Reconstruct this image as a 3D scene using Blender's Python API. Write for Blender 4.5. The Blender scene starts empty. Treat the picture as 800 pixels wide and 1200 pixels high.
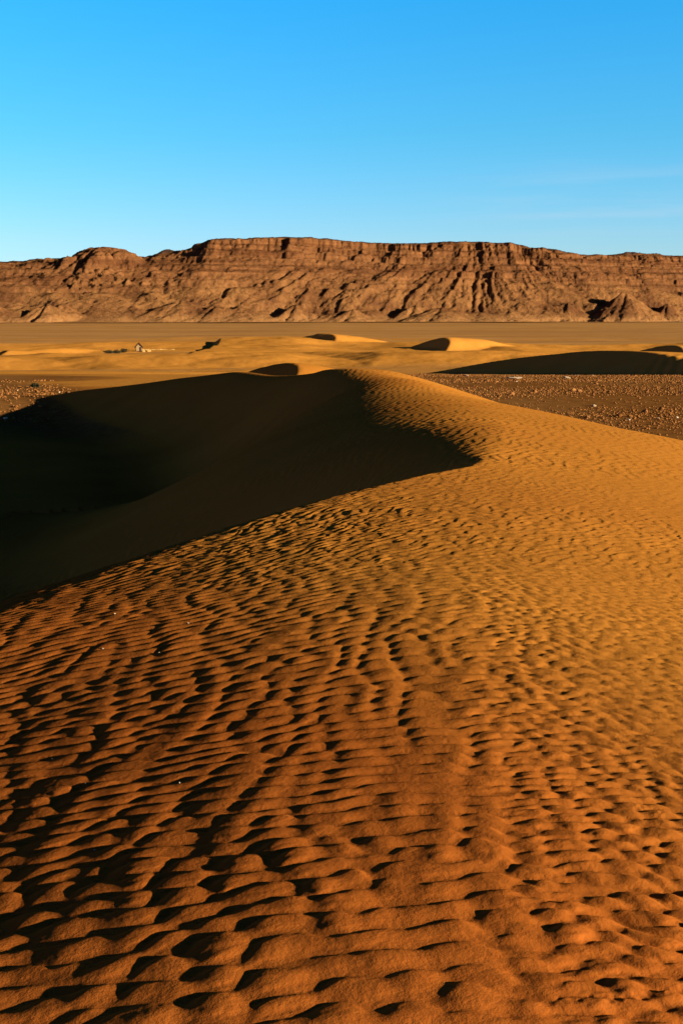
import bpy, math, random
import numpy as np
from mathutils import Vector, Matrix

# ------------------------------------------------------------------ camera, sky, sun, exposure
SC = bpy.context.scene
F_PX, PITCH = 1430.0, math.radians(9.06)          # focal length in pixels of a 1200 px tall frame
cam_d = bpy.data.cameras.new('camera'); cam = bpy.data.objects.new('camera', cam_d)
SC.collection.objects.link(cam); SC.camera = cam
cam_d.sensor_fit = 'VERTICAL'; cam_d.sensor_height = 24.0; cam_d.lens = 24.0 * F_PX / 1200.0
cam_d.clip_start = 0.05; cam_d.clip_end = 30000
cam.location = (0, 0, 0); cam.rotation_euler = (math.radians(90) - PITCH, 0, 0)

SUN_EL, SUN_BACK = math.radians(11.0), math.radians(20.0)      # sun low on the right, a little behind the camera
sun_pos = Vector((math.cos(SUN_EL) * math.cos(SUN_BACK), -math.cos(SUN_EL) * math.sin(SUN_BACK), math.sin(SUN_EL)))
sd = bpy.data.lights.new('sun', 'SUN'); sd.energy = 5.0; sd.angle = math.radians(0.5); sd.color = (1.0, 0.96, 0.78)
sun = bpy.data.objects.new('sun', sd); SC.collection.objects.link(sun)
sun.rotation_euler = (-sun_pos).to_track_quat('-Z', 'Y').to_euler(); sun.location = (30, -10, 20)

W = bpy.data.worlds.new('World'); SC.world = W; W.use_nodes = True
wn, wl = W.node_tree.nodes, W.node_tree.links
wn.clear()
wo = wn.new('ShaderNodeOutputWorld'); bg = wn.new('ShaderNodeBackground'); sky = wn.new('ShaderNodeTexSky')
sky.sky_type = 'NISHITA'; sky.sun_disc = False; sky.sun_elevation = SUN_EL
sky.sun_rotation = math.radians(90) + SUN_BACK; sky.altitude = 1000; sky.air_density = 1.0; sky.dust_density = 0.2; sky.ozone_density = 3.0
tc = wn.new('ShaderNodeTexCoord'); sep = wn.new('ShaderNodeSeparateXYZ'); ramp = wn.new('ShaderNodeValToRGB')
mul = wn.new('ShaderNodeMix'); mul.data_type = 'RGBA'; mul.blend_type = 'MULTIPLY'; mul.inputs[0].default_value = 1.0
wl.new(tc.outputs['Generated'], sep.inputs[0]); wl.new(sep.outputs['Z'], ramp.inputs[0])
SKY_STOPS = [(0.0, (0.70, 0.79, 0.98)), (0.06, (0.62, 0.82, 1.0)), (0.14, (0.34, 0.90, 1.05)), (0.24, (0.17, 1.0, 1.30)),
             (0.275, (0.09, 0.55, 0.75)), (0.33, (0.02, 0.05, 0.09)), (0.42, (0.016, 0.018, 0.05)), (1.0, (0.014, 0.010, 0.028))]  # dome above the view darkened so that shadows fall near-black
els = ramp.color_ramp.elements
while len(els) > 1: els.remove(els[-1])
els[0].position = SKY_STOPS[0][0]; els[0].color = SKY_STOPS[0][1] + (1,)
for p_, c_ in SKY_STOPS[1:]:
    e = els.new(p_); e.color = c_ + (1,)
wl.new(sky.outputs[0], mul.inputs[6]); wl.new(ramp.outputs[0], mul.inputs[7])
# sky toned down to the unseen west and south, to darken the shadows
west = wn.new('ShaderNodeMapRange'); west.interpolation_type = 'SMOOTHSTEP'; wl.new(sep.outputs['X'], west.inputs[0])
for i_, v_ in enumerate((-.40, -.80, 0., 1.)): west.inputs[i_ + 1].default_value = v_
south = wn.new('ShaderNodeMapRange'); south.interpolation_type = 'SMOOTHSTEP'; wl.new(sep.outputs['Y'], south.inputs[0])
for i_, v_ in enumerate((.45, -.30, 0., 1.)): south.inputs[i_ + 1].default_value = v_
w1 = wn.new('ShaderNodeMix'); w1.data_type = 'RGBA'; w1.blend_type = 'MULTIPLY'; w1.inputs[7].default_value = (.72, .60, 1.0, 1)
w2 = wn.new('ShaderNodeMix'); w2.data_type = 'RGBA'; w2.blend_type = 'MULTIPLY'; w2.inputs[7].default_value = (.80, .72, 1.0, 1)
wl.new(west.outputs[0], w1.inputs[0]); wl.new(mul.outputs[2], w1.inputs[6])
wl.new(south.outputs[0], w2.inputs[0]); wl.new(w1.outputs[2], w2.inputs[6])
# a trace of thin cirrus low over the right end of the plateau
cm = wn.new('ShaderNodeMapping'); cm.inputs['Scale'].default_value = (5, 5, 60); wl.new(tc.outputs['Generated'], cm.inputs[0])
cn = wn.new('ShaderNodeTexNoise'); cn.inputs['Scale'].default_value = 1.6; cn.inputs['Detail'].default_value = 6; wl.new(cm.outputs[0], cn.inputs['Vector'])
def mrange(src, *v):
    o = wn.new('ShaderNodeMapRange'); o.interpolation_type = 'SMOOTHSTEP'; wl.new(src, o.inputs[0])
    for i_, v_ in enumerate(v): o.inputs[i_ + 1].default_value = v_
    return o.outputs[0]
def times(a, b):
    o = wn.new('ShaderNodeMath'); o.operation = 'MULTIPLY'; wl.new(a, o.inputs[0]); wl.new(b, o.inputs[1]); return o.outputs[0]
cf = times(times(mrange(cn.outputs['Fac'], .40, .75, 0, .12), mrange(sep.outputs['X'], .04, .20, 0, 1)), times(mrange(sep.outputs['Z'], .055, .08, 0, 1), mrange(sep.outputs['Z'], .13, .09, 0, 1)))
w3 = wn.new('ShaderNodeMix'); w3.data_type = 'RGBA'; wl.new(cf, w3.inputs[0]); wl.new(w2.outputs[2], w3.inputs[6]); w3.inputs[7].default_value = (4.2, 3.6, 3.6, 1)
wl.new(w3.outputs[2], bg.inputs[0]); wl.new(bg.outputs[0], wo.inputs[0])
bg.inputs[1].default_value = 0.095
SC.view_settings.view_transform = 'Standard'; SC.view_settings.look = 'None'
SC.view_settings.gamma = 1.0; SC.view_settings.use_curve_mapping = False
SC.view_settings.exposure = 1.22
SC.cycles.max_bounces = 4; SC.cycles.diffuse_bounces = 2

# ------------------------------------------------------------------ helpers
def link(o, parent=None):
    SC.collection.objects.link(o)
    if parent: o.parent = parent
    return o
def tag(o, label=None, cat=None, group=None, kind=None):
    for k, v in (('label', label), ('category', cat), ('group', group), ('kind', kind)):
        if v: o[k] = v
    return o
def mesh_np(name, co, faces, mat, smooth=True):
    me = bpy.data.meshes.new(name)
    co = np.asarray(co, np.float32); faces = np.asarray(faces, np.int32)
    n, k = faces.shape
    me.vertices.add(len(co)); me.vertices.foreach_set('co', co.ravel())
    me.loops.add(n * k); me.loops.foreach_set('vertex_index', faces.ravel())
    me.polygons.add(n); me.polygons.foreach_set('loop_start', np.arange(0, n * k, k, dtype=np.int32))
    me.polygons.foreach_set('loop_total', np.full(n, k, np.int32))
    me.polygons.foreach_set('use_smooth', np.full(n, smooth, bool))
    if mat: me.materials.append(mat)
    me.update(calc_edges=True)
    return me
def grid_faces(nr, nc):
    i = np.arange(nr * nc, dtype=np.int32).reshape(nr, nc)
    return np.stack([i[:-1, :-1], i[:-1, 1:], i[1:, 1:], i[1:, :-1]], -1).reshape(-1, 4)
def attr(me, name, vals):
    a = me.attributes.new(name, 'FLOAT', 'POINT'); a.data.foreach_set('value', np.asarray(vals, np.float32).ravel())
def sstep(a, b, x):
    t = np.clip((x - a) / (b - a), 0, 1); return t * t * (3 - 2 * t)
def smax(a, b, k):
    h = np.clip(0.5 + 0.5 * (a - b) / k, 0, 1); return b + (a - b) * h + k * h * (1 - h)

def pt(u, v, Y):
    """the place on the ground seen at photo position (u, v) when it lies Y metres ahead (used to survey the terrain)"""
    dx, dy = (u - 400) / F_PX, (600 - v) / F_PX
    d = (dx, dy * math.sin(PITCH) + math.cos(PITCH), dy * math.cos(PITCH) - math.sin(PITCH))
    k = Y / d[1]
    return (d[0] * k, Y, d[2] * k)

# periodic noise tiles, sampled with a smooth cubic
RNG = np.random.default_rng(11)
def fbm_tile(n, beta, lo=1, hi=None):
    kx = np.fft.fftfreq(n) * n; k = np.hypot(*np.meshgrid(kx, kx)); k[0, 0] = 1
    s = k ** (-beta / 2 - 0.5); s[k < lo] = 0
    if hi: s[k > hi] = 0
    s[0, 0] = 0
    f = np.fft.ifft2(np.fft.fft2(RNG.standard_normal((n, n))) * s).real
    return (f / f.std()).astype(np.float32)
def sample(tile, u, v):
    """u, v in tile units (1 = one repeat)"""
    n = tile.shape[0]; x = u * n; y = v * n
    xi = np.floor(x).astype(np.int64); yi = np.floor(y).astype(np.int64)
    fx = (x - xi).astype(np.float32); fy = (y - yi).astype(np.float32)
    def w(t): return ((1 - t) ** 3 / 6, (3 * t ** 3 - 6 * t * t + 4) / 6, (-3 * t ** 3 + 3 * t * t + 3 * t + 1) / 6, t ** 3 / 6)
    wx, wy = w(fx), w(fy); out = 0
    for j in range(4):
        row = 0; yj = (yi + j - 1) % n
        for i in range(4): row = row + wx[i] * tile[yj, (xi + i - 1) % n]
        out = out + wy[j] * row
    return out
T_F = fbm_tile(512, 2.0)           # rough
T_S = fbm_tile(512, 3.2)           # smooth
T_B = fbm_tile(512, 1.0, 5, 11)     # one band only: sways the ripple crests

# ------------------------------------------------------------------ base terrain
def plain(x, y):
    z = -5.0 - 4.0 * sstep(68, 230, y)
    z = z + 0.35 * sample(T_S, x / 260.0 + .3, y / 260.0) * sstep(90, 200, y)
    z = z - 0.0012 * np.maximum(y - 900, 0)
    return z

# brink of the great crescent: the sand slips away to the left of this line
BR = [(-7.0, -4.0, -2.6, 2.0), (-4.6, 3.0, -2.35, 1.8)]
for u, v, Y, w in [(-40, 740, 7.7, 2.2), (100, 686, 9.3, 1.9), (210, 647, 10.5, 1.4), (400, 584, 12.6, .7), (500, 558, 14.2, .3), (566, 542, 15.6, .15),
                   (588, 520, 18.5, 1.6), (594, 497, 23, 3.6), (574, 479, 28.5, 4.8), (552, 467, 34, 4.4), (492, 446.5, 40, 3.0), (400, 432.5, 44, .8),
                   (372, 437.3, 49, .5), (320, 440, 55, .5), (284, 436, 60, .5), (215, 443, 66, .5), (150, 451, 71, .5), (95, 458, 75, .6), (52, 466, 79, 1.0)]:
    BR.append(pt(u, v, Y) + (w,))
BR.append((-25, 84, -5.6, 1.0))
BR = np.array(BR)
def catmull(P, m=24):
    out = []
    for i in range(len(P) - 1):
        p0, p1, p2, p3 = P[max(i - 1, 0)], P[i], P[i + 1], P[min(i + 2, len(P) - 1)]
        for t in np.arange(m) / m:
            out.append(.5 * (2 * p1 + (p2 - p0) * t + (2 * p0 - 5 * p1 + 4 * p2 - p3) * t * t + (3 * p1 - p0 - 3 * p2 + p3) * t ** 3))
    out.append(P[-1]); return np.array(out)
BRD = catmull(BR, 8)
TOPS = [tuple(b[:3]) for b in BR]
for u, v, Y in [(500, 450, 41), (570, 470, 37.5), (635, 482, 33), (725, 502, 28.5), (800, 517, 25.5), (455, 434.5, 43.5), (880, 540, 24),
                (620, 540, 16.5), (620, 500, 23.5), (560, 470, 33), (700, 560, 15.2), (800, 610, 11.9), (700, 650, 9.3), (800, 700, 8.0),
                (520, 600, 11.2), (560, 700, 7.3), (300, 700, 7.75), (150, 780, 6.4), (0, 820, 6.1),
                (0, 1000, 3.95), (200, 1000, 3.75), (450, 900, 4.42), (450, 1060, 3.2), (650, 900, 4.43), (800, 880, 4.68),
                (0, 1200, 2.70), (400, 1200, 2.58), (800, 1200, 2.62), (800, 1040, 3.36)]:
    TOPS.append(pt(u, v, Y))
TOPS += [(0, 0, -1.62), (1.5, -4, -1.7), (4, 2, -1.85), (-3, 0, -2.0), (12, 16, -3.9), (14, 4, -4.0), (16, 30, -5.4), (14, 45, -6.0), (8, 56, -5.6),
         (0, 66, -5.6), (-6, 76, -5.8), (-14, 86, -6.2), (22, 20, -6.5), (30, 60, -8), (0, 100, -8), (-30, 100, -8), (20, -15, -5), (-10, 14, -3.2), (-14, 40, -4.0)]
TOPS = np.array(TOPS)
def tps_fit(P, lam=0.15):
    d = np.hypot(P[:, None, 0] - P[None, :, 0], P[:, None, 1] - P[None, :, 1])
    K = np.where(d > 0, d * d * np.log(d + 1e-9), 0) + np.eye(len(P)) * lam
    A = np.c_[np.ones(len(P)), P[:, :2]]
    M = np.block([[K, A], [A.T, np.zeros((3, 3))]])
    return np.linalg.solve(M, np.r_[P[:, 2], 0, 0, 0])
TW = tps_fit(TOPS)
def ztop(x, y):
    z = TW[-3] + TW[-2] * x + TW[-1] * y
    for i in range(len(TOPS)):
        r2 = (x - TOPS[i, 0]) ** 2 + (y - TOPS[i, 1]) ** 2 + 1e-9
        z = z + TW[i] * 0.5 * r2 * np.log(r2)
    return z
def brink_dist(x, y):
    """signed distance to the brink (positive = on the slip side) and rounding width there"""
    best = np.full(x.shape, 1e18); sgn = np.zeros_like(best); wid = np.ones_like(best)
    for a, b in zip(BRD[:-1], BRD[1:]):
        dx, dy = b[0] - a[0], b[1] - a[1]; L2 = dx * dx + dy * dy
        t = np.clip(((x - a[0]) * dx + (y - a[1]) * dy) / L2, 0, 1)
        ex, ey = x - a[0] - t * dx, y - a[1] - t * dy
        d2 = ex * ex + ey * ey; m = d2 < best
        best = np.where(m, d2, best)
        sgn = np.where(m, np.sign(dx * ey - dy * ex), sgn); wid = np.where(m, a[3] + t * (b[3] - a[3]), wid)
    return np.sqrt(best) * sgn, wid

# barchans out on the plain: u, v of the foot, height (m), half width, stoss length, downwind heading
DUNES = []
def barchan_at(u, v, Y, H, Wd, L, head=(-.80, -.60), horn=.35, slope=.62):
    x, y, _ = pt(u, v, Y); DUNES.append((x, y, H, Wd, L, head, horn, slope))
barchan_at(520, 409, 335, 2.6, 9, 30)
barchan_at(380, 405, 385, 2.4, 13, 34, (-.72, -.70), .2)
barchan_at(256, 405.5, 368, .95, 100, 46, (-1, -.05), .03)
barchan_at(6, 412, 320, 1.4, 7, 28)
barchan_at(782, 413, 305, 2.6, 11, 30, (-.75, -.66))
barchan_at(700, 436, 182, 3.2, 36, 40, (-.86, -.51), .05, .46)
barchan_at(333, 434, 88, 1.75, 6, 9, (-.75, -.65), .2)
barchan_at(590, 412, 330, .7, 30, 40, (-.9, -.4), .1, .12)
barchan_at(430, 418, 270, .9, 34, 46, (-.95, -.3), .1, .12)
barchan_at(120, 424, 250, .7, 34, 50, (-.9, -.4), .05, .10)

def barchans(x, y):
    z = np.zeros_like(x)
    for cx, cy, H, Wd, L, (hx, hy), horn, slope in DUNES:
        R = max(Wd, L) * 1.7
        m = (np.abs(x - cx) < R) & (np.abs(y - cy) < R)
        if not m.any(): continue
        X, Y = x[m] - cx, y[m] - cy
        p = X * hx + Y * hy; q = -X * hy + Y * hx
        q = q + .06 * Wd * np.sin(p * 3 / L)
        r2 = (np.minimum(p, 0) / L) ** 2 + (np.maximum(p, 0) / (L * .45 + horn * Wd)) ** 2 + (q / Wd) ** 2
        body = H * np.maximum(0, 1 - r2) ** 1.35 * 1.12
        slip = slope * (horn * q * q / Wd - p) + H
        b = -smax(-body, -slip, .12)
        z[m] = np.maximum(z[m], np.maximum(b, 0))
    return z

def terrain(x, y):
    pl = plain(x, y)
    shp = x.shape; x1, y1 = x.ravel(), y.ravel()
    zd = np.full(x1.shape, -50.0); s = np.full(x1.shape, 99.0)
    near = (y1 < 105) & (np.abs(x1) < 60) & (y1 > -30)
    xn, yn = x1[near], y1[near]
    zt = ztop(xn, yn); sn, wn_ = brink_dist(xn, yn)
    sp = np.maximum(sn, 0)
    zt = zt - (0.64 - .19 * np.clip((wn_ - 2.2) / 2.2, 0, 1)) * (np.sqrt(sp * sp + wn_ * wn_) - wn_)
    zd[near] = zt; s[near] = sn
    zd, s = zd.reshape(shp), s.reshape(shp)
    bz = barchans(x, y)
    hol = sstep(4, 0, x) * sstep(76, 64, y)                          # soft toe of the slip face round the hollow floor
    pl = pl - .55 * hol * sstep(-27, -20, x)
    z = smax(zd, pl, .5 + 1.6 * hol) - .3 * hol * sstep(-30, -22, x) * np.exp(-((zd - pl) / 1.6) ** 2)
    dune = sstep(-.12, .25, zd - pl)
    dune = np.maximum(dune, sstep(.03, .2, bz))
    dune = np.maximum(dune, sstep(-24, -19, x) * sstep(62, 52, y) * sstep(6, 2, x))        # sand drifted over the hollow floor
    dune = np.maximum(dune, .75 * sstep(-.26, -.17, x / np.maximum(y, 1) + .030 * sample(T_S, x / 22, y / 30)) * sstep(66, 84, y + 5 * sample(T_S, x / 40, y / 40)) * sstep(230, 190, y) * sstep(6, -2, x))
    return z + bz, dune, s

def upsample(a, n, step, axis):
    """cubic interpolation of every step-th sample back to n samples along one axis"""
    a = np.moveaxis(a, axis, 0); t = np.arange(n) / step; i = np.minimum(t.astype(int), len(a) - 2); f = (t - i)[:, None]
    p = [a[np.clip(i + k, 0, len(a) - 1)] for k in (-1, 0, 1, 2)]
    o = .5 * (2 * p[1] + (p[2] - p[0]) * f + (2 * p[0] - 5 * p[1] + 4 * p[2] - p[3]) * f * f + (3 * p[1] - p[0] - 3 * p[2] + p[3]) * f ** 3)
    return np.moveaxis(o, 0, axis)
def terrain_grid(x, y, sr, sc):
    nr, nc = x.shape; out = []
    ri = np.arange(0, nr + sr, sr); ci = np.arange(0, nc + sc, sc)
    def ext(a):            # extend linearly so the coarse samples reach past the last row and column
        a = np.r_[a, a[-1:] + (a[-1:] - a[-2:-1]) * np.arange(1, sr + 1)[:, None]]
        return np.c_[a, a[:, -1:] + (a[:, -1:] - a[:, -2:-1]) * np.arange(1, sc + 1)[None, :]]
    X, Y = ext(x)[np.ix_(ri, ci)], ext(y)[np.ix_(ri, ci)]
    for a in terrain(X, Y): out.append(upsample(upsample(a, nr, sr, 0), nc, sc, 1))
    return out[0], np.clip(out[1], 0, 1), out[2]

# ------------------------------------------------------------------ wind ripples
N, TILE = 2048, 25.6
def ripple_field(lam, head, spread, band, seed):
    """complex band-limited noise: its phase gives ripples that fork, end and lobe like wind ripples"""
    r = np.random.default_rng(seed)
    k = np.fft.fftfreq(N) * N / TILE
    KX, KY = np.meshgrid(k, k)
    K = np.hypot(KX, KY); th = np.arctan2(KY, KX)
    d = (th - head + np.pi) % (2 * np.pi) - np.pi
    S = np.exp(-.5 * ((K * lam - 1) / band) ** 2 - .5 * (d / spread) ** 2)
    f = np.fft.ifft2(np.fft.fft2(r.standard_normal((N, N))) * S)
    return (f / np.sqrt((np.abs(f) ** 2).mean())).astype(np.complex64)
def csample(t, x, y):
    return sample(t.real, x / TILE, y / TILE) + 1j * sample(t.imag, x / TILE, y / TILE)
def saw(ph, lee):
    """0..1 profile: long gentle rise, short steep lee"""
    t = (ph / (2 * np.pi)) % 1.0
    up = sstep(0, 1 - lee, t) * .55 + .45 * np.clip(t / (1 - lee), 0, 1)
    dn = sstep(0, 1, (1 - t) / lee)
    return np.where(t < 1 - lee, up, dn)
def ripple_growth(n, steps, dt, ay, ny, gam, alpha, seed, dx=.77):
    """let wind ripples grow from a flat bed: an anisotropic Kuramoto-Sivashinsky surface with drift"""
    r = np.random.default_rng(seed); k = 2 * np.pi * np.fft.fftfreq(n, dx); kr = 2 * np.pi * np.fft.rfftfreq(n, dx)
    KY, KX = np.meshgrid(k, kr, indexing='ij'); K2 = KX ** 2 + KY ** 2
    L = KX ** 2 + ay * KY ** 2 - K2 ** 2 - alpha - 1j * gam * KX ** 3
    m = (np.abs(KX) < .66 * kr.max()) & (np.abs(KY) < .66 * kr.max())
    L = np.where(np.abs(L) < 1e-6, 1e-6, L); E = np.exp(L * dt); P = (E - 1) / L * m
    H = np.fft.rfft2(r.standard_normal((n, n)) * .3)
    for _ in range(steps):
        hx = np.fft.irfft2(1j * KX * H, s=(n, n)); hy = np.fft.irfft2(1j * KY * H, s=(n, n))
        H = E * H + P * np.fft.rfft2(.5 * (hx * hx + ny * hy * hy)); H[0, 0] = 0
    H2 = np.zeros((2 * n, n + 1), complex); q = n // 2                       # twice the resolution
    H2[:q, :q] = H[:q, :q]; H2[-q:, :q] = H[-q:, :q]
    h = np.fft.irfft2(H2, s=(2 * n, 2 * n)); h = h / h.std()
    x = np.arange(2 * n)[None, :] + 0 * h; r_ = np.arange(2 * n)[:, None]; g = h
    for _ in range(4):                                                        # the crests lean downwind
        xs = x - 2.7 * g; i = np.floor(xs).astype(int); f = xs - i
        g = h[r_, i % (2 * n)] * (1 - f) + h[r_, (i + 1) % (2 * n)] * f
    return g.astype(np.float32)
def ripples(x, y, dune, s):
    a = np.zeros(x.shape, np.float32)
    m = (y < 75) & (y > -1) & (np.abs(x) < 40) & (dune > .02)
    X, Y, D, S = x[m], y[m], dune[m], s[m]
    # crests swing: rising to the right on the left flank, falling to the right on the right flank
    xs = X - .25 - .10 * (Y - 3)
    Gx = (.06 + .12 * sstep(4, 9, Y)) * xs - (.26 + .16 * sstep(4, 9, Y)) * 1.3 * np.log(np.cosh(np.clip(xs / 1.3, -30, 30)))
    wx = .06 * sample(T_S, X / 2.6, Y / 2.6) + .003 * sample(T_F, X / 1.7 + .4, Y / 1.7)
    wy = .07 * sample(T_S, X / 2.6 + .5, Y / 2.6 + .3) + .046 * sample(T_S, X / .8 + .5, Y / 2.2 + .3) + .003 * sample(T_F, X / 1.7 + .1, Y / 1.7 + .7)
    Yg = Y + .46 * 1.3 * (1 - np.exp(-np.maximum(Y - 2, 0) / 1.3)) * 1.0            # ripples shorten towards the near end
    sway = .021 * sample(T_B, X / 2.1 + .1 * Y, Y / 2.9)
    f1 = csample(R1, X + wx, Yg - Gx + wy + sway); f2 = csample(R2, X + wx, Yg - .9 * Gx + wy + .8 * sway); f4 = csample(R4, X + wx, Y + wy)
    left = sstep(1.3, -.5, X - .10 * (Y - 3))
    h1 = saw(np.angle(f1), .20) * np.tanh(np.abs(f1) / .85)
    h2 = saw(np.angle(f2), .24) * np.clip(np.abs(f2) / .8, 0, 1)
    h4 = saw(np.angle(f4), .24) * np.clip(np.abs(f4) / .7, 0, 1)
    f3 = csample(R3, X + wy * .6, Y + wx * .6); h3 = saw(np.angle(f3), .35) * np.clip(np.abs(f3) / 1.0, 0, 1)
    nr = sstep(5.2, 3.2, Y + .5 * X)
    ks = sstep(10.5, 7.0, Y); wl_ = sstep(.95, .25, X - .05 * (Y - 3))
    Ye = Yg - Gx + .6 * wy
    g1 = sample(K1, Ye / 5.7, -(X + .6 * wx) / 5.6); g2 = sample(K2, (Ye + .10 * X) / 3.5 + .3, -(X + .6 * wx) / 4.1)
    nb = 1 / np.sqrt(wl_ ** 2 + (1 - wl_) ** 2)
    hk = .0034 * nb * g1 * wl_ + .0041 * nb * g2 * (1 - wl_) * (1 - .50 * sstep(.7, 1.5, X) * sstep(2.9, 4.8, Y))
    patch = .80 + .20 * np.clip(sample(T_S, X / 7 + .2, Y / 7), -1, 1)
    back = sstep(12, 19, Y); mid = sstep(3.6, 6, Y)
    f5 = csample(R5, X + wx, Y - .7 * Gx + wy + .6 * sway); h5 = saw(np.angle(f5), .25) * np.clip(np.abs(f5) / .8, 0, 1)
    h = hk * ks + (((.0056 * left + .0064) * h1 * (1 - .75 * back) + .0012 * h2 + (.0072 + .0010 * left) * h5 * (1 - .4 * back)) * (1 - ks) + .0004 * h3 + .0115 * h4 * back) * patch
    h = h * (1 - .55 * sstep(1.5, 4.5, X - .02 * Y) * sstep(9, 14, Y))
    far = sstep(34, 75, Y); slip = sstep(.3, 2.5, S) * (1 - .75 * sstep(15, 18, Y) * (1 - sstep(38, 44, Y)))
    h = h * (1 - far) * (1 - .85 * slip) * sstep(.0, .6, D)
    h = h + .0003 * sample(T_F, X / .8, Y / .8) * (1 - far)
    a[m] = h
    return a
def ang(d): return math.radians(d)
K1 = ripple_growth(512, 420, .13, .45, .6, .3, .06, 7)
K2 = ripple_growth(512, 420, .13, .9, 1.0, .5, .12, 8)
R1 = ripple_field(.17, ang(99), .36, .22, 5)
R2 = ripple_field(.092, ang(106), .40, .24, 6)
R3 = ripple_field(.045, ang(110), .60, .30, 7)
R5 = ripple_field(.125, ang(136), .62, .26, 9)
R4 = ripple_field(.20, ang(160), .30, .20, 8)

# ------------------------------------------------------------------ materials
def mat_new(name):
    m = bpy.data.materials.new(name); m.use_nodes = True
    nt = m.node_tree; b = nt.nodes['Principled BSDF']
    b.inputs['Roughness'].default_value = 1.0; b.inputs['Specular IOR Level'].default_value = 0.0
    return m, nt, b
class NT:
    def __init__(s, nt): s.nt = nt
    def n(s, t, **kw):
        o = s.nt.nodes.new(t)
        for k, v in kw.items(): setattr(o, k, v)
        return o
    def l(s, a, b): s.nt.links.new(a, b)
    def noise(s, co, scale, detail=4, rough=.55, stretch=None):
        if stretch:
            mp = s.n('ShaderNodeMapping'); mp.inputs['Scale'].default_value = stretch; s.l(co, mp.inputs[0]); co = mp.outputs[0]
        o = s.n('ShaderNodeTexNoise'); o.inputs['Scale'].default_value = scale; o.inputs['Detail'].default_value = detail
        o.inputs['Roughness'].default_value = rough; s.l(co, o.inputs['Vector']); return o.outputs['Fac']
    def rng(s, v, a, b, c=0., d=1.):
        o = s.n('ShaderNodeMapRange'); s.l(v, o.inputs[0])
        for i, q in enumerate((a, b, c, d)): o.inputs[i + 1].default_value = q
        return o.outputs[0]
    def mix(s, f, a, b, mode='MIX'):
        o = s.n('ShaderNodeMix', data_type='RGBA', blend_type=mode)
        for sock, q in ((o.inputs[0], f), (o.inputs[6], a), (o.inputs[7], b)):
            if isinstance(q, (int, float)): sock.default_value = q
            elif isinstance(q, tuple): sock.default_value = q + (1,)
            else: s.l(q, sock)
        return o.outputs[2]
    def attr(s, name):
        o = s.n('ShaderNodeAttribute'); o.attribute_name = name; return o.outputs['Fac']
    def bump(s, h, strength, dist, prev=None):
        o = s.n('ShaderNodeBump'); o.inputs['Strength'].default_value = strength; o.inputs['Distance'].default_value = dist
        s.l(h, o.inputs['Height'])
        if prev: s.l(prev, o.inputs['Normal'])
        return o.outputs[0]

def ground_material(name, near):
    m, nt, b = mat_new(name); g = NT(nt)
    co = g.n('ShaderNodeTexCoord').outputs['Object']
    dune, red = g.attr('dune'), g.attr('red')
    n1 = g.noise(co, .35, 5); 
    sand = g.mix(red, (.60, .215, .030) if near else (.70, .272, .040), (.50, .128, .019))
    sand = g.mix(g.rng(n1, .35, .7), sand, g.mix(1., sand, (.90, .88, .84), 'MULTIPLY'))
    if near:
        grain = g.noise(co, 420, 3, .7); spots = g.noise(co, 26, 5, .7)
        sand = g.mix(g.rng(grain, .3, .72), g.mix(1., sand, (.80, .78, .76), 'MULTIPLY'), sand)
        sand = g.mix(g.rng(spots, .3, .75), sand, g.mix(1., sand, (.86, .80, .76), 'MULTIPLY'))
    gv = g.noise(co, 1.6, 6, .75); gl = g.noise(co, .06, 4, .6, (1, .25, 1))
    gravel = g.mix(g.rng(gv, .35, .66), (.14, .047, .010), (.34, .128, .028))
    gravel = g.mix(g.rng(gl, .42, .62, 0, .6), gravel, (.36, .16, .045))
    if near:
        c = g.mix(dune, gravel, sand)
    else:
        far, band = g.attr('far'), g.noise(co, .012, 5, .65, (.35, 2.2, 1))
        farc = g.mix(g.rng(band, .38, .62), (.56, .245, .066), (.43, .180, .048))
        farc = g.mix(g.rng(g.noise(co, .05, 5, .7, (.4, 1.5, 1)), .52, .7, 0, .8), farc, (.46, .24, .085))
        c = g.mix(dune, g.mix(far, gravel, farc), sand)
    g.l(c, b.inputs['Base Color'])
    if near:
        nrm = g.bump(g.noise(co, 190, 3, .6), .35, .0025)
        nrm = g.bump(g.noise(co, 45, 5, .65), .55, .006, nrm)
    else:
        nrm = g.bump(g.noise(co, .9, 5, .7), .5, .12)
    g.l(nrm, b.inputs['Normal'])
    return m

# ------------------------------------------------------------------ near ground sheet
def fan(rows, ncol, edge, w0, w1):
    t = np.linspace(-1, 1, ncol)
    ext = 1 + np.cumsum(.004 * 1.22 ** np.arange(edge))
    t = np.r_[-ext[::-1], t, ext]
    y = rows[:, None] + 0 * t[None, :]
    x = (w0 + w1 * np.maximum(rows, 0))[:, None] * t[None, :]
    return x, y
SEAM = 95.0
rows = [-12.0]
while rows[-1] < SEAM:
    y = rows[-1]
    rows.append(y + (.5 if y < -1 else .03 if y < 1.6 else .0018 * max(y, 2.2)))
rows[-1] = SEAM; rows = np.array(rows)
x, y = fan(rows, 1000, 26, .35, .42)
z, dune, s = terrain_grid(x, y, 3, 4)
# patches of rubble plain show between the sand
h = ripples(x, y, dune, s)
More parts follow.
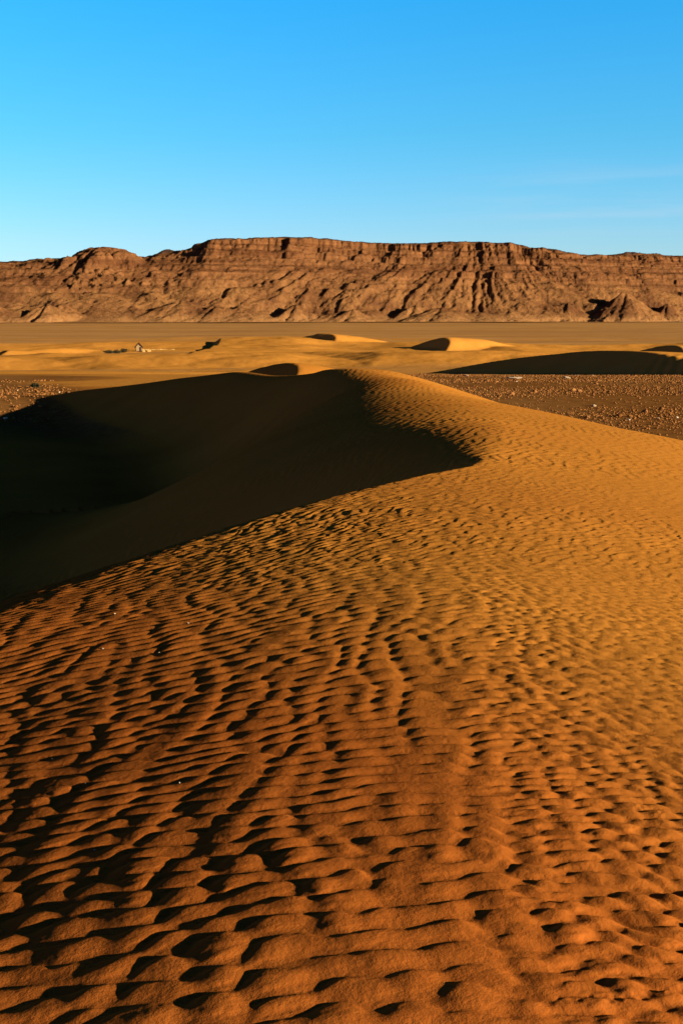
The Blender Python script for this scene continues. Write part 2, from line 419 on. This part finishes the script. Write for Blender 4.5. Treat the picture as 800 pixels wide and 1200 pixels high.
# a trail of small animal tracks in the near right corner
trk = random.Random(3)
def pits(z):
    pts = []
    for u0, v0, u1, v1, n in ((655, 1178, 800, 1160, 26), (745, 925, 775, 935, 7)):
        for i in range(n):
            f = i / (n - 1); u = u0 + f * (u1 - u0); v = v0 + f * (v1 - v0) + trk.uniform(-5, 5)
            r_ = -math.tan(PITCH + math.atan((v - 600) / F_PX)); pts.append(pt(u, v, 1.62 / -r_))
    for px, py, _ in pts:
        rad = trk.uniform(.006, .011)
        d2 = (x - px) ** 2 + (y - py) ** 2; m = d2 < (4 * rad) ** 2
        q = d2[m] / rad ** 2
        z[m] += -.0016 * np.exp(-q) + .0005 * np.exp(-(np.sqrt(q) - 1.7) ** 2 * 2)
    return z
h = pits(h)
me = mesh_np('sand_dune', np.stack([x, y, z + h], -1).reshape(-1, 3), grid_faces(*x.shape), ground_material('sand', True))
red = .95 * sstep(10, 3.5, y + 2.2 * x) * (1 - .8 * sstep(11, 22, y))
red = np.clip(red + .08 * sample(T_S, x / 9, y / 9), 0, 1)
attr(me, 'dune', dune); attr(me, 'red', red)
dune_o = link(bpy.data.objects.new('sand_dune', me)); tag(dune_o, 'rippled orange sand dune with a dark shaded hollow', 'dune', kind='structure')

# ------------------------------------------------------------------ far plain
rows = [SEAM]
while rows[-1] < 3300: rows.append(rows[-1] + max(.35, .0040 * rows[-1] if rows[-1] < 500 else .011 * rows[-1]))
rows = np.array(rows)
# sand sheet spread over the middle distance, stony ground on the near right, flat hamada beyond
def far_ground(x, y):
    z, dune, _ = terrain(x, y)
    sheet = sstep(150 - 45 * sstep(5, -10, x), 215 - 70 * sstep(5, -10, x), y + 14 * sample(T_S, x / 120, y / 120 + .2)) * (1 - sstep(420, 560, y + 60 * sample(T_S, x / 300 + .6, y / 300)))
    sheet = sheet * (1 - .9 * sstep(0, 60, x - .02 * y) * (1 - sstep(180, 205, y)))
    sheet = np.clip(sheet - .55 * sstep(.25, 1.2, sample(T_S, x / 340, y / 90)), 0, 1)
    swell = (.62 * sample(T_S, x / 150, y / 110) + .32 * sample(T_S, x / 60 + .4, y / 40)) * sheet * sstep(150, 240, y)
    rip = .05 * np.sin((x * 1.0 - y * .35) * 2 * np.pi / 1.9 + 2 * sample(T_S, x / 30, y / 30)) * sstep(150, 158, y) * (1 - sstep(164, 173, y)) * dune
    return z + swell + rip, np.maximum(dune, sheet)
x, y = fan(rows, 620, 26, .35, .42)
z, dune2 = far_ground(x, y)
me = mesh_np('desert_plain', np.stack([x, y, z], -1).reshape(-1, 3), grid_faces(*x.shape), ground_material('plain_ground', False))
attr(me, 'dune', dune2); attr(me, 'red', .15 + 0 * x); attr(me, 'far', sstep(150, 260, y))
plain_o = link(bpy.data.objects.new('desert_plain', me)); tag(plain_o, 'flat stony desert plain with low yellow dunes', 'plain', kind='structure')
def ground_z(px, py):
    a = np.array([[float(px)]]); b = np.array([[float(py)]])
    return float((far_ground if py > SEAM else terrain)(a, b)[0][0, 0])

# ------------------------------------------------------------------ plateau escarpment
YB = 2600.0
SIL = np.array([(-900, 330), (-300, 318), (-100, 312), (0, 310), (40, 309), (75, 305), (110, 303), (150, 302), (175, 304), (195, 300), (215, 297), (235, 291), (250, 286),
                (330, 283.5), (400, 286), (440, 289), (480, 290), (540, 288.5), (590, 290.5), (612, 295), (640, 297), (655, 300), (700, 302), (735, 300), (760, 301), (800, 304), (1000, 306), (1700, 315)], float)
def mountains():
    X = np.arange(-2300, 2300, 3.0); D = np.r_[np.arange(-130, 470, 2.9), 470 + np.cumsum(6 * 1.12 ** np.arange(28))]
    x, d = np.meshgrid(X, D)
    LEAN = math.tan(math.radians(26))
    yy = YB + d + x * LEAN
    yc = YB + 420 + x * LEAN
    u = 400 + F_PX * x / yc
    vs = np.interp(u, SIL[:, 0], SIL[:, 1])
    base = -11.5
    Hs = (372 - vs) / F_PX * (yc + 20) - base                       # height of the rim above the plain
    Hs = Hs + 1.6 * sample(T_F, x / 500, 0 * x + .13)
    # gullies and spurs
    xw = x + d * .8 * sample(T_S, x / 1300 + .7, 0 * x + .2) + 14 * sample(T_S, x / 300, d / 300)
    def ridged(tx, ty): return 1 - np.abs(sample(T_S, tx, ty))
    big = sample(T_S, x / 2600, 0 * x + d / 7000 + .37)
    spur = np.abs(sample(T_S, xw / 430 + .2, d / 3000)) ; sp2 = np.abs(sample(T_S, xw / 190, d / 1600 + .6))
    fine = np.abs(sample(T_F, xw / 420 + .1, d / 900)); fluting = sample(T_F, x / 170, d / 1500 + .5)
    dd = d + 26 * big - 0
    f = dd / 420.0
    low = sstep(0, .12, f) * (1 - sstep(.45, .85, f))
    dd = dd - (22 * np.clip(spur, 0, 1.6) + 11 * np.clip(sp2, 0, 1.6)) * sstep(-.05, .2, f) * (1 - .65 * sstep(.35, .8, f)) + 19
    dd = dd - 8 * fine - (4 * fluting) * sstep(.62, .8, f)
    f = dd / 420.0
    P = np.array([(-.3, 0), (0, .0), (.06, .03), (.16, .12), (.30, .30), (.44, .48), (.50, .53), (.515, .58), (.56, .60), (.68, .70), (.74, .73), (.755, .77), (.80, .82), (.88, .915),
                  (.892, .965), (.93, .99), (1.0, 1.0), (1.4, 1.0), (9, .985)])
    prof = np.interp(f, P[:, 0], P[:, 1])
    soft = np.interp(f, (-.3, 0, .06, .3, .6, .9, 1.05, 9), (0, 0, .03, .30, .66, .93, 1, 1))
    ux = 400 + F_PX * x / (YB + 300 + x * LEAN)
    sw = np.maximum(sstep(250, 195, ux), .6 * sstep(600, 650, ux)); prof = prof * (1 - sw) + soft * sw
    z = base + Hs * prof
    # thin hard beds stand out as ledges
    zz = z + 3 * sample(T_S, x / 1500, d / 1500)
    for per, am in ((17.0, 2.4), (7.3, 1.0)):
        z = z + am * np.sin(zz * 2 * np.pi / per) * sstep(.3, .5, prof) * (1 - sstep(.97, 1, prof))
    z = z + (1.3 * sample(T_F, x / 300, d / 300) + 1.5 * sample(T_F, x / 90, d / 90)) * sstep(.02, .2, prof) * (1 - .6 * sstep(.985, 1., prof))
    rc = random.Random(12)
    CONES = tuple((u_ + rc.uniform(-14, 14), rc.uniform(20, 90), rc.uniform(12, 52), rc.uniform(70, 130), rc.uniform(.95, 1.1)) for u_ in range(-40, 860, 30) if abs(u_ - 728) > 40)
    z = np.where(d < -20, base - 6, z - 4 * (1 - sstep(-40, 5, d)))
    knob = np.zeros_like(z)
    # free-standing knolls and cones at the foot
    for (ku, kd, kh, kr, pw) in ((728, 26, 76, 135, 1.0), (124, 330, 162, 250, 1.7), (590, 50, 30, 90, 1.0), (430, 40, 26, 80, 1.1), (205, 40, 34, 90, 1.1),
                                 (350, 60, 30, 80, 1.1), (500, 50, 24, 80, 1.1), (30, 60, 30, 120, 1.1), (800, 60, 36, 90, 1.0), (280, 60, 36, 80, 1.)) + CONES:
        ka = (ku - 400) / F_PX; kx = ka * (YB + kd) / (1 - ka * LEAN)
        c0, c1 = np.searchsorted(X, (kx - kr - 40, kx + kr + 40)); w = (slice(None), slice(c0, c1)); xc, dc = x[w], d[w]
        r = np.hypot(xc - kx, (dc - kd) * 1.15)
        r = r + (6 if kh < 100 else 16) * sample(T_F, xc / 260, dc / 260) + (5 if kh < 100 else 14) * np.abs(sample(T_S, np.arctan2(dc - kd, xc - kx) * .9, 0 * r + .4))
        q = np.clip(np.maximum(r, 0) / kr, 0, 1); cone = base + kh * (1 - q ** pw)
        if kh < 100: z[w] = smax(z[w], cone, 3.0)
        else:
            big_c = np.where(r < kr, cone, -99); knob[w] = sstep(-3, 3, big_c - z[w]); z[w] = smax(z[w], big_c, 5.)
    m, nt, b = mat_new('escarpment_rock'); g = NT(nt)
    co = g.n('ShaderNodeTexCoord').outputs['Object']; hgt = g.attr('rel')
    blot = g.noise(co, .011, 6, .65); strata = g.noise(co, .11, 4, .6, (.03, .03, 1.0)); fn = g.noise(co, .12, 5, .75)
    rock = g.mix(g.rng(strata, .38, .62), (.15, .053, .018), (.27, .103, .034))
    talus = g.mix(g.rng(blot, .40, .60), (.31, .128, .040), (.19, .071, .024))
    c = g.mix(g.rng(hgt, .35, .6), talus, rock)
    c = g.mix(g.rng(blot, .52, .72, 0, .6), c, (.12, .048, .019))
    c = g.mix(g.rng(fn, .35, .68, 0, .75), c, g.mix(1., c, (.45, .40, .38), 'MULTIPLY'))
    c = g.mix(g.rng(hgt, .975, .992), c, (.085, .042, .026))
    c = g.mix(g.rng(hgt, .11, .02, 0, .8), c, (.36, .155, .050))
    g.l(c, b.inputs['Base Color'])
    g.l(g.bump(g.noise(co, .16, 5, .75), 1.0, 4.5), b.inputs['Normal'])
    me = mesh_np('plateau_mountains', np.stack([x, yy, z], -1).reshape(-1, 3), grid_faces(*x.shape), m)
    attr(me, 'rel', (z - base) / Hs * (1 - .25 * knob))
    return tag(link(bpy.data.objects.new('plateau_mountains', me)), 'long brown rocky plateau with cliff rim and gullied slopes', 'mountains', kind='structure')
mountains()

# ------------------------------------------------------------------ stones
def lump_mesh(name, seed, mat, flat=.6, sub=2, rough=.22):
    import bmesh
    bm = bmesh.new(); bmesh.ops.create_icosphere(bm, subdivisions=sub, radius=1)
    r = random.Random(seed); dirs = [(Vector((r.gauss(0, 1), r.gauss(0, 1), r.gauss(0, 1))).normalized(), r.uniform(.55, .9)) for _ in range(9)]
    sx, sy = r.uniform(.75, 1.25), r.uniform(.75, 1.25)
    for v in bm.verts:
        for d, c in dirs:                                     # knock flat facets off the ball
            k = v.co.dot(d)
            if k > c: v.co -= d * (k - c)
        v.co *= 1 + r.uniform(-rough, rough) * .25
        v.co.x *= sx; v.co.y *= sy; v.co.z *= flat
    me = bpy.data.meshes.new(name); bm.to_mesh(me); bm.free(); me.materials.append(mat)
    return me
def stone_mat(name, c1, c2, sc=9):
    m, nt, b = mat_new(name); g = NT(nt); co = g.n('ShaderNodeTexCoord').outputs['Object']
    inf = g.n('ShaderNodeObjectInfo').outputs['Random']
    c = g.mix(g.rng(g.noise(co, sc, 5, .7), .35, .65), c1, c2)
    c = g.mix(inf, c, g.mix(1., c, (.55, .50, .45), 'MULTIPLY'))
    g.l(c, b.inputs['Base Color']); g.l(g.bump(g.noise(co, sc * 3, 4, .7), .5, .03), b.inputs['Normal']); return m
M_ST = stone_mat('brown_stone', (.23, .080, .022), (.44, .185, .054), 2.5)
M_PALE = stone_mat('pale_stone', (.62, .40, .22), (.82, .60, .38), 2.5)
stone_src = [lump_mesh('stone', k, M_ST, .5 + .07 * k) for k in range(5)]
pale_src = [lump_mesh('pale_stone', 20 + k, M_PALE, .5 + .08 * k) for k in range(3)]
slab_src = lump_mesh('pale_slab', 40, M_PALE, .16)
def put(name, me, p, size, rnd, label, cat='stone', group=None, squash=1.0, sink=.25):
    o = link(bpy.data.objects.new(name, me)); o.location = p; o.scale = (size, size * rnd.uniform(.8, 1.2), size * squash)
    o.location.z += size * me.vertices[0].co.length * 0 + size * .5 * squash * (1 - 2 * sink)
    o.rotation_euler = (rnd.uniform(-.2, .2), rnd.uniform(-.2, .2), rnd.uniform(0, 6.28))
    return tag(o, label, cat, group)
R = random.Random(8)
def zone_ok(px, py):
    a = np.array([[px]]); b = np.array([[py]])
    return (terrain(a, b)[1][0, 0] < .15)
def solve(u, v):
    """point of the plain seen at (u, v)"""
    Ys = np.arange(40, 240, .5); q = pt(u, v, 1.0); xs_, zs_ = (q[0] * Ys)[None], q[2] * Ys
    g_ = np.where(Ys > SEAM, far_ground(xs_, Ys[None])[0][0], terrain(xs_, Ys[None])[0][0]); i_ = int(np.argmax(zs_ <= g_))
    return Vector((q[0] * Ys[i_], Ys[i_], g_[i_]))
for (u, v, sz, me_, lab, nm) in ((695, 477, .20, pale_src[0], 'brightest pale stone in the dark gravel right of the dune crest', 'pale_stone'),
                       (545, 441.5, .50, slab_src, 'pale flat slab on the gravel nearest the dune crest', 'pale_slab'),
                       (603, 444.5, .75, slab_src, 'widest pale flat slab below the long shaded dune', 'pale_slab'),
                       (664, 443.5, .45, slab_src, 'pale flat slab on the gravel under the middle of the long shaded dune', 'pale_slab'),
                       (673, 441, .40, slab_src, 'small pale slab touching the foot of the long shaded dune', 'pale_slab')):
    p = solve(u, v)
    if p: put(nm, me_, p, sz, R, lab, 'rock', sink=.3)
# candidates over the stony ground, nearest and biggest first as single stones, the rest as gravel
npr = np.random.default_rng(5)
def scatter(n, xr, yr):
    yy = yr[0] + (yr[1] - yr[0]) * npr.random(n) ** 1.25; xx = (xr[0] + (xr[1] - xr[0]) * npr.random(n)) * yy
    cl = sample(T_S, xx / 25, yy / 25) + .6 * npr.standard_normal(n)
    zz, dn = np.empty(n), np.empty(n)
    a, b, _ = terrain(xx[None], yy[None]); zz, dn = a[0], b[0]
    farm = yy > SEAM
    if farm.any(): zz[farm] = far_ground(xx[None, farm], yy[None, farm])[0][0]
    edge = np.minimum(sstep(xr[0], xr[0] + .05, xx / yy), sstep(xr[1], xr[1] - .05, xx / yy)) if xr[0] < 0 else 1
    keep = (dn < .25) & (cl > -.5) & (npr.random(n) < edge)
    return xx[keep], yy[keep], zz[keep]
def spread_stones(xr, yr, n_single, n_stuff, label, group, pale=.07, smin=.09, smax_=.24):
    X, Y, Z = scatter(n_single * 3, xr, yr); k = 0
    for px, py, pz in zip(X, Y, Z):
        if k >= n_single: break
        k += 1
        sz = smin + (smax_ - smin) * R.random() ** 2.5
        p_ = R.random() < pale
        put('stone', R.choice(pale_src if p_ else stone_src), (px, py, pz), sz, R,
            ('pale buff stone ' if p_ else 'rusty brown stone ') + label, 'stone', ('pale ' if p_ else 'brown ') + group)
    X, Y, Z = scatter(n_stuff, xr, yr)
    base = [np.array([v.co for v in m.vertices]) for m in small_src]
    fc = [np.array([p.vertices for p in m.polygons]) for m in small_src]
    V, Fc, off = [], [], 0
    for i, (px, py, pz) in enumerate(zip(X, Y, Z)):
        b = base[i % 4]; sz = R.uniform(.03, .085) * (1 + (py - 50) / 120); c, s_ = math.cos(i), math.sin(i)
        q = b * sz; q = np.c_[q[:, 0] * c - q[:, 1] * s_, q[:, 0] * s_ + q[:, 1] * c, q[:, 2] * .8 + .3 * sz] + (px, py, pz)
        V.append(q); Fc.append(fc[i % 4] + off); off += len(b)
    return np.concatenate(V), np.concatenate(Fc)
small_src = [lump_mesh('pebble_shape', 60 + k, M_ST, .65, 1) for k in range(4)]
M_GR = stone_mat('gravel_stones', (.16, .050, .012), (.42, .168, .045), 6.0)
gA = spread_stones((.02, .42), (46, 165), 215, 30000, 'among the gravel right of the sand dune', 'stones on the plain right of the dune')
gB = spread_stones((-.42, -.20), (66, 110), 75, 3200, 'on the lit gravel beyond the shaded hollow', 'stones beyond the hollow')
me = mesh_np('gravel', np.r_[gA[0], gB[0]], np.r_[gA[1], gB[1] + len(gA[0])], M_GR, False)
tag(link(bpy.data.objects.new('gravel', me)), 'loose dark and rusty gravel over the flat plain', 'gravel', kind='stuff')
for m_ in small_src: bpy.data.meshes.remove(m_)

# a few pale grit stones caught in the near ripples
NEAR = np.array([v for v in (0,)])
co_n = np.empty(len(dune_o.data.vertices) * 3, np.float32); dune_o.data.vertices.foreach_get('co', co_n); co_n = co_n.reshape(-1, 3)
co_n = co_n[(co_n[:, 1] < 12) & (co_n[:, 1] > 2)]
dirp = np.stack([co_n[:, 0] / co_n[:, 1], co_n[:, 2] / co_n[:, 1]], 1)
for u, v in ((134, 719), (221, 730), (120, 760), (187, 765), (62, 890), (100, 918), (210, 918), (111, 996)):
    q = pt(u, v, 1.0); i = int(np.argmin((dirp[:, 0] - q[0]) ** 2 + (dirp[:, 1] - q[2]) ** 2))
    p = co_n[i]
    put('pebble', pale_src[i % 3], (float(p[0]), float(p[1]), float(p[2])), .0020 * float(p[1]) ** .6, R, 'tiny pale pebble lying in the dark ripples on the left of the dune', 'pebble', 'pale pebbles in the near ripples', sink=.1)

# ------------------------------------------------------------------ hut, low wall and shrubs out on the sand
def mat_plain(name, c1, c2, sc=4, bump=.03):
    m, nt, b = mat_new(name); g = NT(nt); co = g.n('ShaderNodeTexCoord').outputs['Object']
    g.l(g.mix(g.rng(g.noise(co, sc, 5, .7), .35, .65), c1, c2), b.inputs['Base Color'])
    g.l(g.bump(g.noise(co, sc * 4, 4, .7), .6, bump), b.inputs['Normal']); return m
def build(name, fn, mat, parent=None, loc=(0, 0, 0)):
    import bmesh
    bm = bmesh.new(); fn(bm); me = bpy.data.meshes.new(name); bm.to_mesh(me); bm.free(); me.materials.append(mat)
    o = link(bpy.data.objects.new(name, me), parent); o.location = loc; return o
def box(bm, x0, x1, y0, y1, z0, z1, top=1.0):
    import bmesh
    cx, cy = (x0 + x1) / 2, (y0 + y1) / 2; vs = []
    for z_, k in ((z0, 1.0), (z1, top)):
        for X_, Y_ in ((x0, y0), (x1, y0), (x1, y1), (x0, y1)): vs.append(bm.verts.new((cx + (X_ - cx) * k, cy + (Y_ - cy) * k, z_)))
    for f in ((3, 2, 1, 0), (4, 5, 6, 7), (0, 1, 5, 4), (1, 2, 6, 5), (2, 3, 7, 6), (3, 0, 4, 7)): bm.faces.new([vs[i] for i in f])
M_MUD = mat_plain('pale_mud', (.36, .21, .085), (.27, .15, .06)); M_WALL = mat_plain('earth_wall', (.64, .38, .12), (.54, .30, .09)); M_THATCH = mat_plain('dark_thatch', (.055, .028, .018), (.10, .05, .03), 9)
M_DOOR = mat_plain('dark_wood', (.05, .025, .015), (.09, .045, .025), 12)
p = None
HX, HY, _ = pt(163, 411, 332); HZ = ground_z(HX, HY)
hut = link(bpy.data.objects.new('desert_hut', None)); hut.location = (HX, HY, HZ); hut.rotation_euler = (0, 0, .25)
tag(hut, 'small pale mud hut with a steep dark thatched roof out on the yellow sand', 'hut')
def hw(bm):
    box(bm, -.85, .85, -.8, .8, -.3, 1.35, .95)
    a = [bm.verts.new(c) for c in ((-.78, -.70, 1.353), (.78, -.70, 1.353), (0, -.70, 2.05), (-.78, .70, 1.353), (.78, .70, 1.353), (0, .70, 2.05))]
    bm.faces.new((a[0], a[1], a[2])); bm.faces.new((a[5], a[4], a[3]))
build('wall', hw, M_MUD, hut)
def hr(bm):
    for sx in (-1, 1):
        o_ = [(sx * 1.15, 1.02), (sx * .02, 2.28), (sx * .02, 2.08), (sx * 1.08, .90)]
        vs = [[bm.verts.new((X_, Y_, Z_)) for X_, Z_ in o_] for Y_ in (-.98, .98)]
        for i in range(4): bm.faces.new((vs[0][i], vs[0][(i + 1) % 4], vs[1][(i + 1) % 4], vs[1][i]))
        bm.faces.new(vs[0]); bm.faces.new(vs[1][::-1])
build('roof', hr, M_THATCH, hut)
build('door', lambda bm: box(bm, .12, .62, -.86, -.815, -.1, 1.1), M_DOOR, hut)
WX, WY, _ = pt(185, 406.5, 350); WZ = ground_z(WX, WY)
def lw(bm):
    r = random.Random(2); xx = -4.6
    while xx < 4.6:
        w_ = r.uniform(.5, .9); box(bm, xx, xx + w_ - .004, -.2, .2, -.5, .36 + r.uniform(-.1, .1), .93); xx += w_
wl_o = build('low_wall', lw, M_WALL, None, (WX, WY, WZ)); wl_o.rotation_euler = (0, 0, .1)
tag(wl_o, 'low crumbling pale mud wall beside the thatched hut', 'wall')
BX, BY, _ = pt(172, 411, 330); BZ = ground_z(BX, BY)
def rub(bm):
    r = random.Random(6)
    for k in range(9):
        a_, b_ = r.uniform(-1, 1), r.uniform(-.4, .4); c_ = r.uniform(.15, .35); box(bm, a_ - c_, a_ + c_, b_ - c_, b_ + c_, -.2, r.uniform(.2, .75), .7)
tag(build('rubble_heap', rub, M_WALL, None, (BX, BY, BZ)), 'heap of pale mud rubble at the right of the hut', 'rubble')

M_LEAF = mat_plain('shrub_leaf', (.035, .030, .014), (.075, .055, .022), 6, .01); M_STEM = mat_plain('shrub_stem', (.10, .06, .035), (.16, .09, .05), 20, .01)
def shrub(u, v, Y, wd, ht, seed, label):
    X_, Y_, _ = pt(u, v, Y); Z_ = ground_z(X_, Y_); r = np.random.default_rng(seed)
    o = link(bpy.data.objects.new('desert_shrub', None)); o.location = (X_, Y_, Z_); tag(o, label, 'shrub', 'dark shrubs on the desert sand')
    n = 900; c = r.standard_normal((n, 3)); c /= np.linalg.norm(c, axis=1)[:, None]
    lob = 1 + .3 * np.sin(c[:, 0] * 5 + seed) * np.cos(c[:, 1] * 4)
    c = c * (lob * r.random(n) ** .4)[:, None] * (wd / 2, wd / 2.4, ht * .55) + (0, 0, ht * .5); c[:, 2] = np.abs(c[:, 2])
    a_ = r.standard_normal((n, 3)) * .07; b_ = r.standard_normal((n, 3)) * .07
    V = np.stack([c - a_, c + b_, c + a_], 1).reshape(-1, 3)
    link(bpy.data.objects.new('foliage', mesh_np('foliage', V, np.arange(3 * n).reshape(-1, 3), M_LEAF, False)), o)
    S, Fq = [], []
    for k in range(14):
        t = r.uniform(-.45, .45, 2) * wd; e = np.array((t[0], t[1], ht * r.uniform(.4, .9))); w_ = .018; i0 = len(S)
        S += [(w_, 0, -.1), (-w_ * .5, w_ * .87, -.1), (-w_ * .5, -w_ * .87, -.1), tuple(e)]
        Fq += [(i0, i0 + 1, i0 + 3), (i0 + 1, i0 + 2, i0 + 3), (i0 + 2, i0, i0 + 3)]
    link(bpy.data.objects.new('stem', mesh_np('stem', S, Fq, M_STEM, False)), o)
shrub(128, 414, 318, 2.6, .95, 1, 'low dark shrub farthest from the hut, leftmost of three in a row')
shrub(137, 413, 322, 2.2, 1.05, 2, 'middle dark shrub of the three in a row left of the hut')
shrub(145.5, 411.5, 328, 2.3, .95, 3, 'dark shrub nearest the hut, last of three in a row')
shrub(41, 454, 92, .55, .28, 4, 'tiny lone dark shrub on the gravel beyond the shaded hollow')
